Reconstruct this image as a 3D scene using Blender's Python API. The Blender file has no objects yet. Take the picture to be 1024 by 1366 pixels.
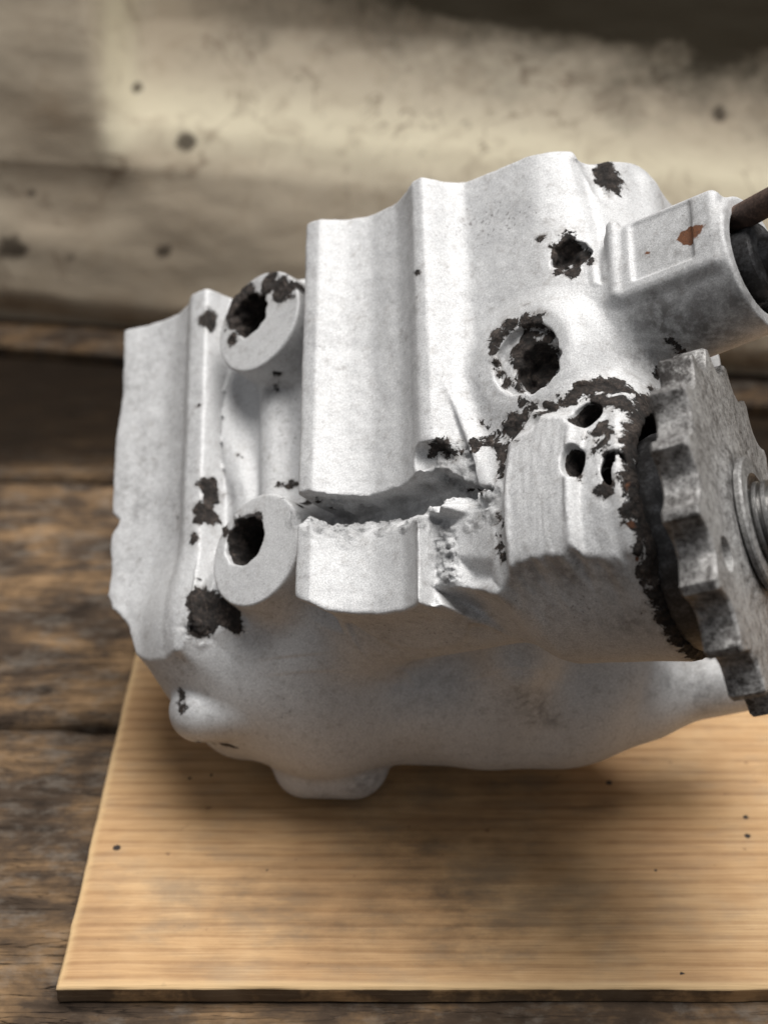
import bpy, bmesh, math, random
import numpy as np
from mathutils import Vector, Matrix, noise
from mathutils.bvhtree import BVHTree
random.seed(4); np.random.seed(4)
scene = bpy.context.scene
C = scene.collection
R = math.radians

# ------------------------------------------------------------------ camera
FPX = 1900.0; PITCH = R(32.7); CX, CY = 512.0, 683.0
cam_right = np.array([1.0, 0, 0])
cam_fwd = np.array([0, math.cos(PITCH), -math.sin(PITCH)])
cam_up = np.array([0, math.sin(PITCH), math.cos(PITCH)])
CAM = np.array([0, 0, 0.44])
cd = bpy.data.cameras.new('camera'); cam = bpy.data.objects.new('camera', cd); C.objects.link(cam)
cam.location = CAM; cam.rotation_euler = (math.pi/2 - PITCH, 0, 0)
cd.sensor_fit = 'VERTICAL'; cd.sensor_height = 36.0; cd.lens = 36.0*FPX/1366.0
cd.clip_start = 0.01; cd.clip_end = 2000
cd.dof.use_dof = True; cd.dof.focus_distance = 0.505; cd.dof.aperture_fstop = 7.5
scene.camera = cam

# ------------------------------------------------------------------ light
SUN_EL, SUN_AZ = R(80), R(45)       # azimuth measured from +Y (behind the casting) towards +X
w = bpy.data.worlds.new('World'); scene.world = w; w.use_nodes = True
nt = w.node_tree; nt.nodes.clear()
sky = nt.nodes.new('ShaderNodeTexSky'); sky.sky_type = 'NISHITA'; sky.sun_disc = False
sky.sun_elevation = SUN_EL; sky.sun_rotation = SUN_AZ; sky.air_density = 1.0; sky.dust_density = 3.0; sky.ozone_density = 0.5
bg = nt.nodes.new('ShaderNodeBackground'); bg.inputs[1].default_value = 0.066
hs = nt.nodes.new('ShaderNodeHueSaturation'); hs.inputs['Saturation'].default_value = 0.15
wo = nt.nodes.new('ShaderNodeOutputWorld')
nt.links.new(sky.outputs[0], hs.inputs['Color']); nt.links.new(hs.outputs[0], bg.inputs[0]); nt.links.new(bg.outputs[0], wo.inputs[0])
sd = bpy.data.lights.new('sun', 'SUN'); sd.energy = 5.0; sd.angle = R(42); sd.color = (1.0, 0.98, 0.95)
sun = bpy.data.objects.new('sun', sd); C.objects.link(sun)
sdir = Vector((math.sin(SUN_AZ)*math.cos(SUN_EL), math.cos(SUN_AZ)*math.cos(SUN_EL), math.sin(SUN_EL)))
sun.rotation_euler = sdir.to_track_quat('Z', 'Y').to_euler(); sun.location = (0, 0, 3)
scene.view_settings.view_transform = 'Standard'; scene.view_settings.look = 'None'
scene.view_settings.exposure = -0.04; scene.view_settings.gamma = 1.0
scene.cycles.max_bounces = 8

# ------------------------------------------------------------------ the casting's own frame (mm): u along the shaft, v up its flank, w out of the machined side
def nrm(a): return a/np.linalg.norm(a)
def pray(x, y): return (x-CX)/FPX*cam_right + (CY-y)/FPX*cam_up + cam_fwd
_u = nrm(np.array([.771, .194, .606])); _v = nrm(np.array([-.031, .9, -.435])); _d = _u@_v
u1 = nrm(_u-.5*_d*_v); v1 = nrm(_v-.5*_d*_u); v1 = nrm(v1-(v1@u1)*u1); w1 = np.cross(u1, v1)
tw = lambda c: c[0]*cam_right + c[1]*cam_up - c[2]*cam_fwd
MU = np.array([tw(u1), tw(v1), tw(w1)])
ORG = CAM + pray(490, 560)*.53
def loc(p): return (MU@(np.asarray(p)-ORG))*1000
def wld(l): return ORG + (np.asarray(l)/1000.0)@MU
def L(x, y, dp): return loc(CAM + pray(x, y)*dp)          # local point at a depth
def atw(x, y, wmm):                                       # local point on the plane w = const
    r = MU@pray(x, y); c = loc(CAM); t = (wmm-c[2])/r[2]; return c+t*r

# ------------------------------------------------------------------ material helpers
class NT:
    def __init__(s, name):
        s.m = bpy.data.materials.new(name); s.m.use_nodes = True; s.t = s.m.node_tree; s.t.nodes.clear()
        s.out = s.n('ShaderNodeOutputMaterial'); s.b = s.n('ShaderNodeBsdfPrincipled'); s.l(s.b.outputs[0], s.out.inputs[0])
    def n(s, t, **k):
        x = s.t.nodes.new(t)
        for a, b in k.items(): setattr(x, a, b)
        return x
    def l(s, a, b): s.t.links.new(a, b)
    def co(s, scale=(1, 1, 1), rot=(0, 0, 0), loc=(0, 0, 0), kind='Object'):
        if not hasattr(s, 'tc'): s.tc = s.n('ShaderNodeTexCoord')
        m = s.n('ShaderNodeMapping'); m.inputs['Scale'].default_value = scale; m.inputs['Rotation'].default_value = rot
        m.inputs['Location'].default_value = loc; s.l(s.tc.outputs[kind], m.inputs[0]); return m.outputs[0]
    def noise(s, vec, scale, detail=6, rough=.6, dist=0):
        x = s.n('ShaderNodeTexNoise'); x.inputs['Scale'].default_value = scale; x.inputs['Detail'].default_value = detail
        x.inputs['Roughness'].default_value = rough; x.inputs['Distortion'].default_value = dist
        s.l(vec, x.inputs['Vector']); return x.outputs['Fac']
    def ramp(s, f, *stops, interp='LINEAR'):
        x = s.n('ShaderNodeValToRGB'); e = x.color_ramp.elements; x.color_ramp.interpolation = interp
        while len(e) < len(stops): e.new(.5)
        for i, (p, c) in enumerate(stops):
            e[i].position = p; e[i].color = (c, c, c, 1) if not hasattr(c, '__len__') else (*c, 1)
        s.l(f, x.inputs[0]); return x.outputs[0]
    def mix(s, f, a, b, mode='MIX'):
        x = s.n('ShaderNodeMix', data_type='RGBA', blend_type=mode)
        s.set(x.inputs[0], f); s.set(x.inputs[6], a); s.set(x.inputs[7], b); return x.outputs[2]
    def set(s, i, v):
        if hasattr(v, 'is_output') or isinstance(v, bpy.types.NodeSocket): s.l(v, i)
        elif hasattr(v, '__len__'): i.default_value = (*v, 1)
        else: i.default_value = v if i.type != 'RGBA' else (v, v, v, 1)
    def math(s, op, a, b=0.0, c=0.0):
        x = s.n('ShaderNodeMath', operation=op)
        for i, v in enumerate((a, b, c)): s.set(x.inputs[i], v)
        return x.outputs[0]
    def attr(s, name): return s.n('ShaderNodeAttribute', attribute_name=name).outputs['Fac']
    def bump(s, h, strength, dist, prev=None):
        x = s.n('ShaderNodeBump'); x.inputs['Strength'].default_value = strength; x.inputs['Distance'].default_value = dist
        s.l(h, x.inputs['Height'])
        if prev is not None: s.l(prev, x.inputs['Normal'])
        return x.outputs[0]
    def fin(s, col, rough, metal=0.0, normal=None, spec=.5):
        s.set(s.b.inputs['Base Color'], col); s.set(s.b.inputs['Roughness'], rough); s.set(s.b.inputs['Metallic'], metal)
        s.b.inputs['Specular IOR Level'].default_value = spec
        if normal is not None: s.l(normal, s.b.inputs['Normal'])
        return s.m

def mat_casting():
    s = NT('blasted_aluminium'); v = s.co()
    fine = s.noise(v, 1800, 3, .7); mid = s.noise(v, 260, 5, .6); big = s.noise(v, 28, 5, .55); spk = s.noise(v, 900, 2, .5)
    col = s.ramp(fine, (.32, (.39, .39, .395)), (.5, (.55, .55, .552)), (.68, (.69, .69, .69)))
    smudge_dark = s.ramp(s.math('ADD', s.math('MULTIPLY', mid, .45), s.math('MULTIPLY', big, .55)), (.50, 0), (.66, 1))
    col = s.mix(s.math('MULTIPLY', smudge_dark, .24), col, (.27, .27, .285))
    dots = s.ramp(s.math('MULTIPLY', spk, s.ramp(big, (.35, .72), (.7, 1.1))), (.66, 0), (.71, 1))
    col = s.mix(s.math('MULTIPLY', dots, .65), col, (.10, .09, .085))
    # hairline scratches
    sv = s.co(scale=(1, 14, 1), rot=(.3, .5, .9)); scr = s.ramp(s.noise(sv, 160, 2, .5, .2), (.64, 0), (.68, 1))
    col = s.mix(s.math('MULTIPLY', scr, .38), col, (.36, .36, .37))
    # soft grey soiling, and shade painted on the undersides
    sm = s.math('MULTIPLY', s.attr('smudge_dark'), s.ramp(mid, (.36, .25), (.6, 1.3)))
    col = s.mix(sm, col, (.13, .125, .12))
    # grime: ragged crusts, plus painted shade on the small hole walls
    g = s.math('ADD', s.attr('grime_shade'), s.math('MULTIPLY', s.math('SUBTRACT', s.noise(v, 210, 9, .78, .4), .5), 2.3))
    gm = s.ramp(g, (.49, 0), (.53, 1))
    crust = s.math('ADD', s.math('MULTIPLY', s.noise(v, 170, 9, .8), .6), s.math('MULTIPLY', s.noise(v, 700, 5, .75), .4))
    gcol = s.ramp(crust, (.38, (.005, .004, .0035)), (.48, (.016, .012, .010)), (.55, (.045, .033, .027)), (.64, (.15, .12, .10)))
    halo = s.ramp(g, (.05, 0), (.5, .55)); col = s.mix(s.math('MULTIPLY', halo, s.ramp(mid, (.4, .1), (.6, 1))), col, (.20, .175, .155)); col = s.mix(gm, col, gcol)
    rst = s.ramp(s.math('ADD', s.attr('rust'), s.math('MULTIPLY', s.math('SUBTRACT', mid, .5), .8)), (.45, 0), (.55, 1))
    col = s.mix(rst, col, s.ramp(crust, (.3, (.05, .025, .02)), (.7, (.24, .09, .03))))
    rough = s.mix(gm, .62, .85)
    h1 = s.bump(fine, .28, .0005); h2 = s.bump(mid, .12, .0008, h1)
    h3 = s.bump(s.math('MULTIPLY', gm, s.math('ADD', crust, .3)), 1.0, .0022, h2)
    rg = s.math('MULTIPLY', s.attr('broken'), s.noise(v, 520, 6, .8))
    h4 = s.bump(rg, 1.0, .0022, h3)
    metal = s.mix(gm, .20, 0.0)
    return s.fin(col, rough, metal, h4)

def mat_simple(name, c0, c1, c2, scale=400, rough=.6, metal=0.0, bumpd=.0006, bs=.5, stretch=(1, 1, 1)):
    s = NT(name); v = s.co(scale=stretch); f = s.noise(v, scale, 6, .68); g = s.noise(v, scale*.12, 4, .6)
    k = s.math('ADD', s.math('MULTIPLY', f, .6), s.math('MULTIPLY', g, .4))
    k = s.math('SUBTRACT', k, s.math('MULTIPLY', s.attr('oil'), .11))
    return s.fin(s.ramp(s.math('ADD', s.math('MULTIPLY', k, .7), s.math('MULTIPLY', s.noise(v, scale*3.4, 3, .7), .3)), (.38, c0), (.5, c1), (.62, c2)), rough, metal, s.bump(f, bs, bumpd))

M_cast = mat_casting()
M_sprocket = mat_simple('blasted_steel', (.045, .04, .037), (.29, .282, .274), (.50, .495, .485), 330, .5, .35, .0012, .6)
M_washer = mat_simple('worn_washer_steel', (.05, .045, .042), (.20, .195, .19), (.40, .395, .385), 330, .5, .35, .0008, .6)
M_collar = mat_simple('dull_steel', (.02, .019, .019), (.05, .048, .048), (.13, .13, .135), 200, .42, .5)
M_shaft = mat_simple('bright_steel', (.06, .057, .054), (.2, .195, .19), (.34, .33, .32), 500, .32, .8, .0003)
M_rust = mat_simple('rusty_steel', (.028, .017, .013), (.075, .045, .034), (.16, .10, .075), 300, .75, .2, .0012, .8)
M_dark = mat_simple('oily_dirt', (.006, .005, .005), (.018, .015, .013), (.06, .045, .035), 420, .8, 0, .0015, 1.0)

def mat_board():
    s = NT('pale_pine')
    v = s.co(); gv = s.co(scale=(.9, 26, 26)); gf = s.co(scale=(3.5, 160, 160))
    warp = s.noise(s.co(scale=(2.0, 5, 5)), 5, 3, .5)
    # growth rings: waves across the board, running along x
    wv = s.n('ShaderNodeTexWave', wave_type='BANDS', bands_direction='Y'); wv.inputs['Scale'].default_value = 44
    wv.inputs['Distortion'].default_value = 5.0; wv.inputs['Detail'].default_value = 3; wv.inputs['Detail Scale'].default_value = .55
    wv.inputs['Detail Roughness'].default_value = .6
    s.l(s.co(scale=(.16, 1, .8)), wv.inputs['Vector'])
    ring = wv.outputs['Fac']
    f = s.noise(gf, 9, 4, .6); big = s.noise(v, 14, 5, .6); mo = s.noise(s.co(scale=(1, 1.8, 1)), 38, 6, .65)
    base = s.ramp(big, (.3, (.38, .225, .108)), (.5, (.47, .295, .145)), (.72, (.56, .39, .215)))
    col = s.mix(s.math('MULTIPLY', s.ramp(ring, (.0, 1), (.36, 0)), s.math('MULTIPLY', s.ramp(mo, (.3, .3), (.65, 1.0)), s.ramp(big, (.4, .9), (.62, .35)))), base, (.24, .125, .05))
    col = s.mix(s.ramp(f, (.42, 0), (.7, .6)), col, (.27, .15, .065)); col = s.mix(s.ramp(s.noise(s.co(scale=(.7, 6, 6)), 16, 6, .65, .6), (.5, 0), (.66, .45)), col, (.24, .14, .07))
    st = s.attr('stain_shade')  # stains, and shade painted under the casting and on the sides
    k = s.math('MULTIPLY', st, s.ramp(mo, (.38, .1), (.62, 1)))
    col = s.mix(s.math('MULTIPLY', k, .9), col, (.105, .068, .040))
    spec = s.ramp(s.noise(v, 150, 3, .5), (.70, 0), (.76, 1)); col = s.mix(s.math('MULTIPLY', spec, .6), col, (.12, .06, .03))
    worn = s.ramp(s.math('ADD', s.math('MULTIPLY', mo, .6), s.math('MULTIPLY', big, .4)), (.5, 0), (.68, .42)); col = s.mix(worn, col, (.25, .19, .13))
    col = s.mix(s.ramp(s.attr('hole'), (.45, 0), (.6, 1)), col, (.02, .013, .01))
    col = s.mix(s.math('MULTIPLY', s.attr('worn_edge'), .75), col, (.70, .50, .27))
    h = s.bump(s.math('ADD', s.math('MULTIPLY', ring, -.5), f), .45, .0006)
    return s.fin(col, .62, 0, h, .3)

def mat_plank():
    s = NT('old_oiled_plank')
    oi = s.n('ShaderNodeObjectInfo').outputs['Random']
    v = s.co(); gf = s.co(scale=(4, 70, 70)); g2 = s.co(scale=(2.2, 14, 14))
    f = s.noise(gf, 7, 6, .65, .3); g = s.noise(g2, 6, 5, .6, .5); mo = s.noise(s.co(scale=(1, 1.5, 1)), 24, 8, .66, .3)
    b = s.noise(v, 7, 4, .5)
    k = s.math('ADD', s.math('MULTIPLY', mo, .5), s.math('ADD', s.math('MULTIPLY', g, .28), s.math('MULTIPLY', b, .22)))
    col = s.ramp(k, (.40, (.022, .016, .012)), (.48, (.060, .042, .029)), (.55, (.15, .095, .052)), (.64, (.29, .185, .10)))
    col = s.mix(s.ramp(f, (.42, 0), (.7, .55)), col, (.045, .03, .02))
    gr = s.ramp(s.noise(s.co(scale=(1, 1.6, 1)), 60, 6, .7), (.5, 0), (.68, .35)); col = s.mix(gr, col, (.20, .18, .155))
    ck = s.math('ABSOLUTE', s.math('SUBTRACT', s.noise(s.co(scale=(2.6, 34, 34), loc=(3, 1, 0)), 5, 4, .55, .3), .5))
    ck = s.math('MULTIPLY', s.ramp(ck, (.0, 1), (.012, 0)), s.ramp(b, (.42, 0), (.55, 1))); col = s.mix(s.math('MULTIPLY', ck, .9), col, (.008, .006, .005))
    dk = s.attr('shade_dark'); col = s.mix(dk, col, (.009, .0055, .003))  # painted shade over the back plank, plus dark joints
    h = s.bump(s.math('SUBTRACT', s.math('ADD', f, s.math('MULTIPLY', mo, .6)), ck), .6, .0012)
    return s.fin(col, .8, 0, h, .08)

def mat_plaster():
    s = NT('stained_limewash')
    v = s.co(); big = s.noise(v, 5, 5, .55); mid = s.noise(v, 20, 7, .65, .4); fin = s.noise(v, 120, 5, .7)
    col = s.ramp(big, (.35, (.40, .33, .245)), (.5, (.46, .39, .295)), (.7, (.52, .455, .35)))
    col = s.mix(s.math('MULTIPLY', s.attr('pale'), .8), col, (.76, .69, .51))  # lit ledge and pier edge painted paler
    col = s.mix(s.math('MULTIPLY', s.attr('brown'), s.ramp(mid, (.42, 0), (.64, .6))), col, (.30, .21, .13))
    col = s.mix(s.ramp(mid, (.56, 0), (.72, .25)), col, (.36, .29, .21))
    wc = s.math('ABSOLUTE', s.math('SUBTRACT', s.noise(s.co(scale=(1, 1, 1), loc=(2, 5, 1)), 7, 5, .6, .6), .5))
    col = s.mix(s.math('MULTIPLY', s.ramp(wc, (.0, 1), (.010, 0)), s.ramp(mid, (.42, 0), (.58, .7))), col, (.17, .12, .08))
    col = s.mix(s.ramp(s.noise(v, 42, 8, .72, .8), (.50, 0), (.66, .5)), col, (.34, .27, .19))
    m = s.math('ADD', s.attr('mould'), s.math('MULTIPLY', s.math('SUBTRACT', s.math('ADD', s.math('MULTIPLY', mid, .6), s.math('MULTIPLY', fin, .4)), .5), 1.3))
    col = s.mix(s.ramp(m, (.15, 0), (.6, .5), (1.25, .985)), col, (.034, .026, .014))
    sp = s.ramp(s.math('MULTIPLY', s.noise(v, 130, 3, .6), s.ramp(big, (.4, .9), (.6, 1.06))), (.68, 0), (.76, .5)); col = s.mix(sp, col, (.10, .075, .05))
    col = s.mix(s.ramp(s.math('ADD', s.attr('spot'), s.math('MULTIPLY', s.math('SUBTRACT', fin, .5), 1.6)), (.3, 0), (.75, .85)), col, (.045, .033, .022))
    h = s.bump(mid, .25, .004); h = s.bump(fin, .3, .0012, h)
    return s.fin(col, .8, 0, h, .25)
M_board, M_plank, M_plaster = mat_board(), mat_plank(), mat_plaster()

# ------------------------------------------------------------------ object helpers
def link(name, me, mat, parent=None, **props):
    o = bpy.data.objects.new(name, me); C.objects.link(o)
    if mat is not None:
        me.materials.clear(); me.materials.append(mat)
    if parent is not None: o.parent = parent
    for k, v in props.items(): o[k] = v
    return o
def np_mesh(name, verts, faces, smooth=True, quads=True):
    me = bpy.data.meshes.new(name); n = faces.shape[1]
    me.vertices.add(len(verts)); me.vertices.foreach_set('co', np.ascontiguousarray(verts, dtype=np.float32).ravel())
    me.loops.add(faces.size); me.loops.foreach_set('vertex_index', np.ascontiguousarray(faces, dtype=np.int32).ravel())
    me.polygons.add(len(faces)); me.polygons.foreach_set('loop_start', np.arange(0, faces.size, n, dtype=np.int32))
    me.update(calc_edges=True)
    me.polygons.foreach_set('use_smooth', np.full(len(faces), smooth))
    return me
def set_attr(me, name, vals):
    a = me.attributes.new(name, 'FLOAT', 'POINT'); a.data.foreach_set('value', np.ascontiguousarray(vals, dtype=np.float32))
def sstep(a, b, x):
    t = np.clip((x-a)/(b-a), 0, 1); return t*t*(3-2*t)
def vnoise(x, y, seed=0):                                  # smooth 2-D value noise, 0..1
    rs = np.random.RandomState(seed); T = rs.rand(256, 256).astype(np.float32)
    xi = np.floor(x).astype(int); yi = np.floor(y).astype(int); fx = x-xi; fy = y-yi; fx = fx*fx*(3-2*fx); fy = fy*fy*(3-2*fy)
    g = lambda a, b: T[a % 256, b % 256]
    return (g(xi, yi)*(1-fx)+g(xi+1, yi)*fx)*(1-fy)+(g(xi, yi+1)*(1-fx)+g(xi+1, yi+1)*fx)*fy
def fbm(x, y, seed=0, oct=4):
    r = 0; a = .5; t = 0
    for i in range(oct): r = r+a*vnoise(x, y, seed+i); t += a; x = x*2.03+7.1; y = y*2.03+3.7; a *= .55
    return r/t

# ------------------------------------------------------------------ setting: bench planks, board, plaster wall
TZ = -0.0095                                                # bench top; the pale board's top is z = 0
def ground_at(x, y, z):
    r = pray(x, y); t = (z-CAM[2])/r[2]; return CAM+r*t

bench = bpy.data.objects.new('workbench', None); C.objects.link(bench)
bench['label'] = 'old workbench of dark oil-stained wooden planks under the pale board'; bench['category'] = 'workbench'
seam1 = ground_at(70, 640, TZ)[1]; seam2 = ground_at(70, 967, TZ)[1]
pw = seam1-seam2
def plank(y0, y1, seed):
    x0, x1 = -1.3, 1.3; nx, ny = 260, 60; th = .035
    # closed slab: a ring of profile points swept along x
    b = .0028
    prof = [(y0, -th), (y0, -b), (y0+b*.4, -b*.4), (y0+b, 0)] + [(y0+b+(y1-y0-2*b)*t, 0) for t in np.linspace(0, 1, 34)[1:-1]] + [(y1-b, 0), (y1-b*.4, -b*.4), (y1, -b), (y1, -th)]
    prof = np.array(prof); xs = np.linspace(x0, x1, nx); V = np.zeros((nx, len(prof), 3))
    V[:, :, 0] = xs[:, None]; V[:, :, 1] = prof[None, :, 0]; V[:, :, 2] = TZ+prof[None, :, 1]
    top = prof[:, 1] > -th*.5
    V[:, top, 2] += ((fbm(V[:, top, 0]*9+seed*11, V[:, top, 1]*40, seed, 4)-.5)*.0022)
    e0 = np.exp(-((prof[:, 0]-y0)/.004)**2)[None, :]; e1 = np.exp(-((prof[:, 0]-y1)/.004)**2)[None, :]
    V[:, :, 1] += (fbm(V[:, :, 0]*22, V[:, :, 0]*0+seed, seed+5, 4)-.5)*.010*(e0-e1)*0.8
    V[:, :, 2] -= (e0+e1)*np.clip(fbm(V[:, :, 0]*30, V[:, :, 1]*0+9, seed+9, 3)-.45, 0, 1)*.008*top[None, :]
    m = len(prof); i = np.arange(nx-1)[:, None]; j = np.arange(m)[None, :]; jn = (j+1) % m
    F = np.stack([i*m+j, (i+1)*m+j, (i+1)*m+jn, i*m+jn], -1).reshape(-1, 4)
    F = F[:, ::-1]
    me = np_mesh('plank', V.reshape(-1, 3), F)
    P = V.reshape(-1, 3)
    so = .95*sstep(seam1-.005, seam1+.03, P[:, 1])+.35*np.exp(-((P[:, 1]-seam1)/.006)**2)+.35*np.exp(-((P[:, 1]-seam2)/.006)**2)  # back planks painted dark as shade; joints darker too
    set_attr(me, 'shade_dark', np.clip(so*(.85+.4*fbm(P[:, 0]*20, P[:, 1]*30, 3)), 0, .96))
    return link('plank', me, M_plank, bench)
edges = [seam2-2*pw, seam2-pw, seam2, seam1, seam1+pw*1.02, seam1+2.1*pw]
for i in range(len(edges)-1): plank(edges[i]+.0016, edges[i+1]-.0016, i+3)
# bench underside so that the seams are dark
bm = bmesh.new(); bmesh.ops.create_cube(bm, size=1, matrix=Matrix.Translation((0, .5, TZ-.0355-.02)) @ Matrix.Diagonal((2.6, 1.9, .04, 1)))
me = bpy.data.meshes.new('bench_frame'); bm.to_mesh(me); bm.free(); link('bench_frame', me, M_dark, bench)

# pale board
def board():
    pl = ground_at(75, 1316, 0); pu = ground_at(180, 872, 0)
    yF = pl[1]; yB = ground_at(600, 700, 0)[1]+.01
    dirx = (pu[0]-pl[0])/(pu[1]-pl[1]); x1 = .42; th = .0085
    nx, ny = 420, 220
    U_, T_ = np.meshgrid(np.linspace(0, 1, nx), np.linspace(0, 1, ny), indexing='ij')
    xl = pl[0]+dirx*(T_*(yB-yF)); X = xl+(x1-xl)*U_; Y = yF+T_*(yB-yF)+.004*0
    dE = np.minimum(np.minimum(X-xl, x1-X), np.minimum(Y-yF, yB-Y))
    Z = -.0016*np.exp(-(dE/.0013)) + (fbm(X*14, Y*90, 2)-.5)*.0005
    X = X+(fbm(Y*60, Y*0, 5)-.5)*.0012*np.exp(-(X-xl)/.006)*1.0
    Y = Y+(fbm(X*40, X*0+3, 6)-.5)*.0009*np.exp(-(Y-yF)/.006)
    top = np.stack([X, Y, Z], -1).reshape(-1, 3)
    idx = np.arange(nx*ny).reshape(nx, ny)
    F = [np.stack([idx[:-1, :-1], idx[1:, :-1], idx[1:, 1:], idx[:-1, 1:]], -1).reshape(-1, 4)]
    ring = np.concatenate([idx[:, 0], idx[-1, 1:], idx[-2::-1, -1], idx[0, -2:0:-1]])
    lays = [ring]; P = [top]; n = len(top)
    for z in (-.002, -.004, -.006, -th):
        q = top[ring].copy(); q[:, 2] = z; q[:, :2] += (fbm(q[:, 0]*50+z*900, q[:, 1]*50+z*700, 8)[:, None]-.5)*.0009
        P.append(q); lays.append(np.arange(n, n+len(ring))); n += len(ring)
    for a, b in zip(lays[:-1], lays[1:]):
        F.append(np.stack([a, b, np.roll(b, -1), np.roll(a, -1)], -1))
    q = top[ring].copy(); P.append(np.array([[.1, (yF+yB)/2, -th]])); c = n; b = lays[-1]
    F.append(np.stack([b, np.full_like(b, c), np.full_like(b, c), np.roll(b, -1)], -1)[:0])
    V = np.concatenate(P); me = np_mesh('board', V, np.concatenate(F))
    # stains on the wood, with painted shade below the casting
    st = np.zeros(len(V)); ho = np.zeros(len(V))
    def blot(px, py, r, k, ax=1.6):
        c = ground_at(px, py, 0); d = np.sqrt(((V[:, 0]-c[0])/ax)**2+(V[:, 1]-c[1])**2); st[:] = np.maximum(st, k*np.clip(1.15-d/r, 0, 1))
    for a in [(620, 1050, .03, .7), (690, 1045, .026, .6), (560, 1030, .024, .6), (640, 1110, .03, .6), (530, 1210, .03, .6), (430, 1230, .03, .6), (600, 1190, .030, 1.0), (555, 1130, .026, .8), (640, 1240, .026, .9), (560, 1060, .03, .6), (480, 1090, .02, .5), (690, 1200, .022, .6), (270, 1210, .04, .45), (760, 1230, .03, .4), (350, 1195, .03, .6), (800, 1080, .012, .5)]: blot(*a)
    for px, py, r in [(156, 1131, .0021), (454, 1040, .0013), (480, 1035, .0014), (253, 1038, .0013), (996, 1115, .0018), (994, 1090, .0016), (909, 1298, .0012), (812, 1044, .0018), (874, 1161, .0012), (357, 1162, .001), (282, 1034, .0012)]:
        c = ground_at(px, py, 0); d = np.hypot(V[:, 0]-c[0], V[:, 1]-c[1]); ho = np.maximum(ho, np.clip(1.5-d/r, 0, 1)*.8)
    st[nx*ny:] = 1.8; we = np.zeros(len(V)); de = dE.reshape(-1); we[:len(de)] = np.exp(-(de/.0022)**2)  # board sides painted dark, as shade below the edge
    set_attr(me, 'stain_shade', st); set_attr(me, 'hole', ho); set_attr(me, 'worn_edge', we)
    return link('pine_board', me, M_board, None, label='pale pine board with dark stains lying on the dark bench planks', category='wooden board')
board()

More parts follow.
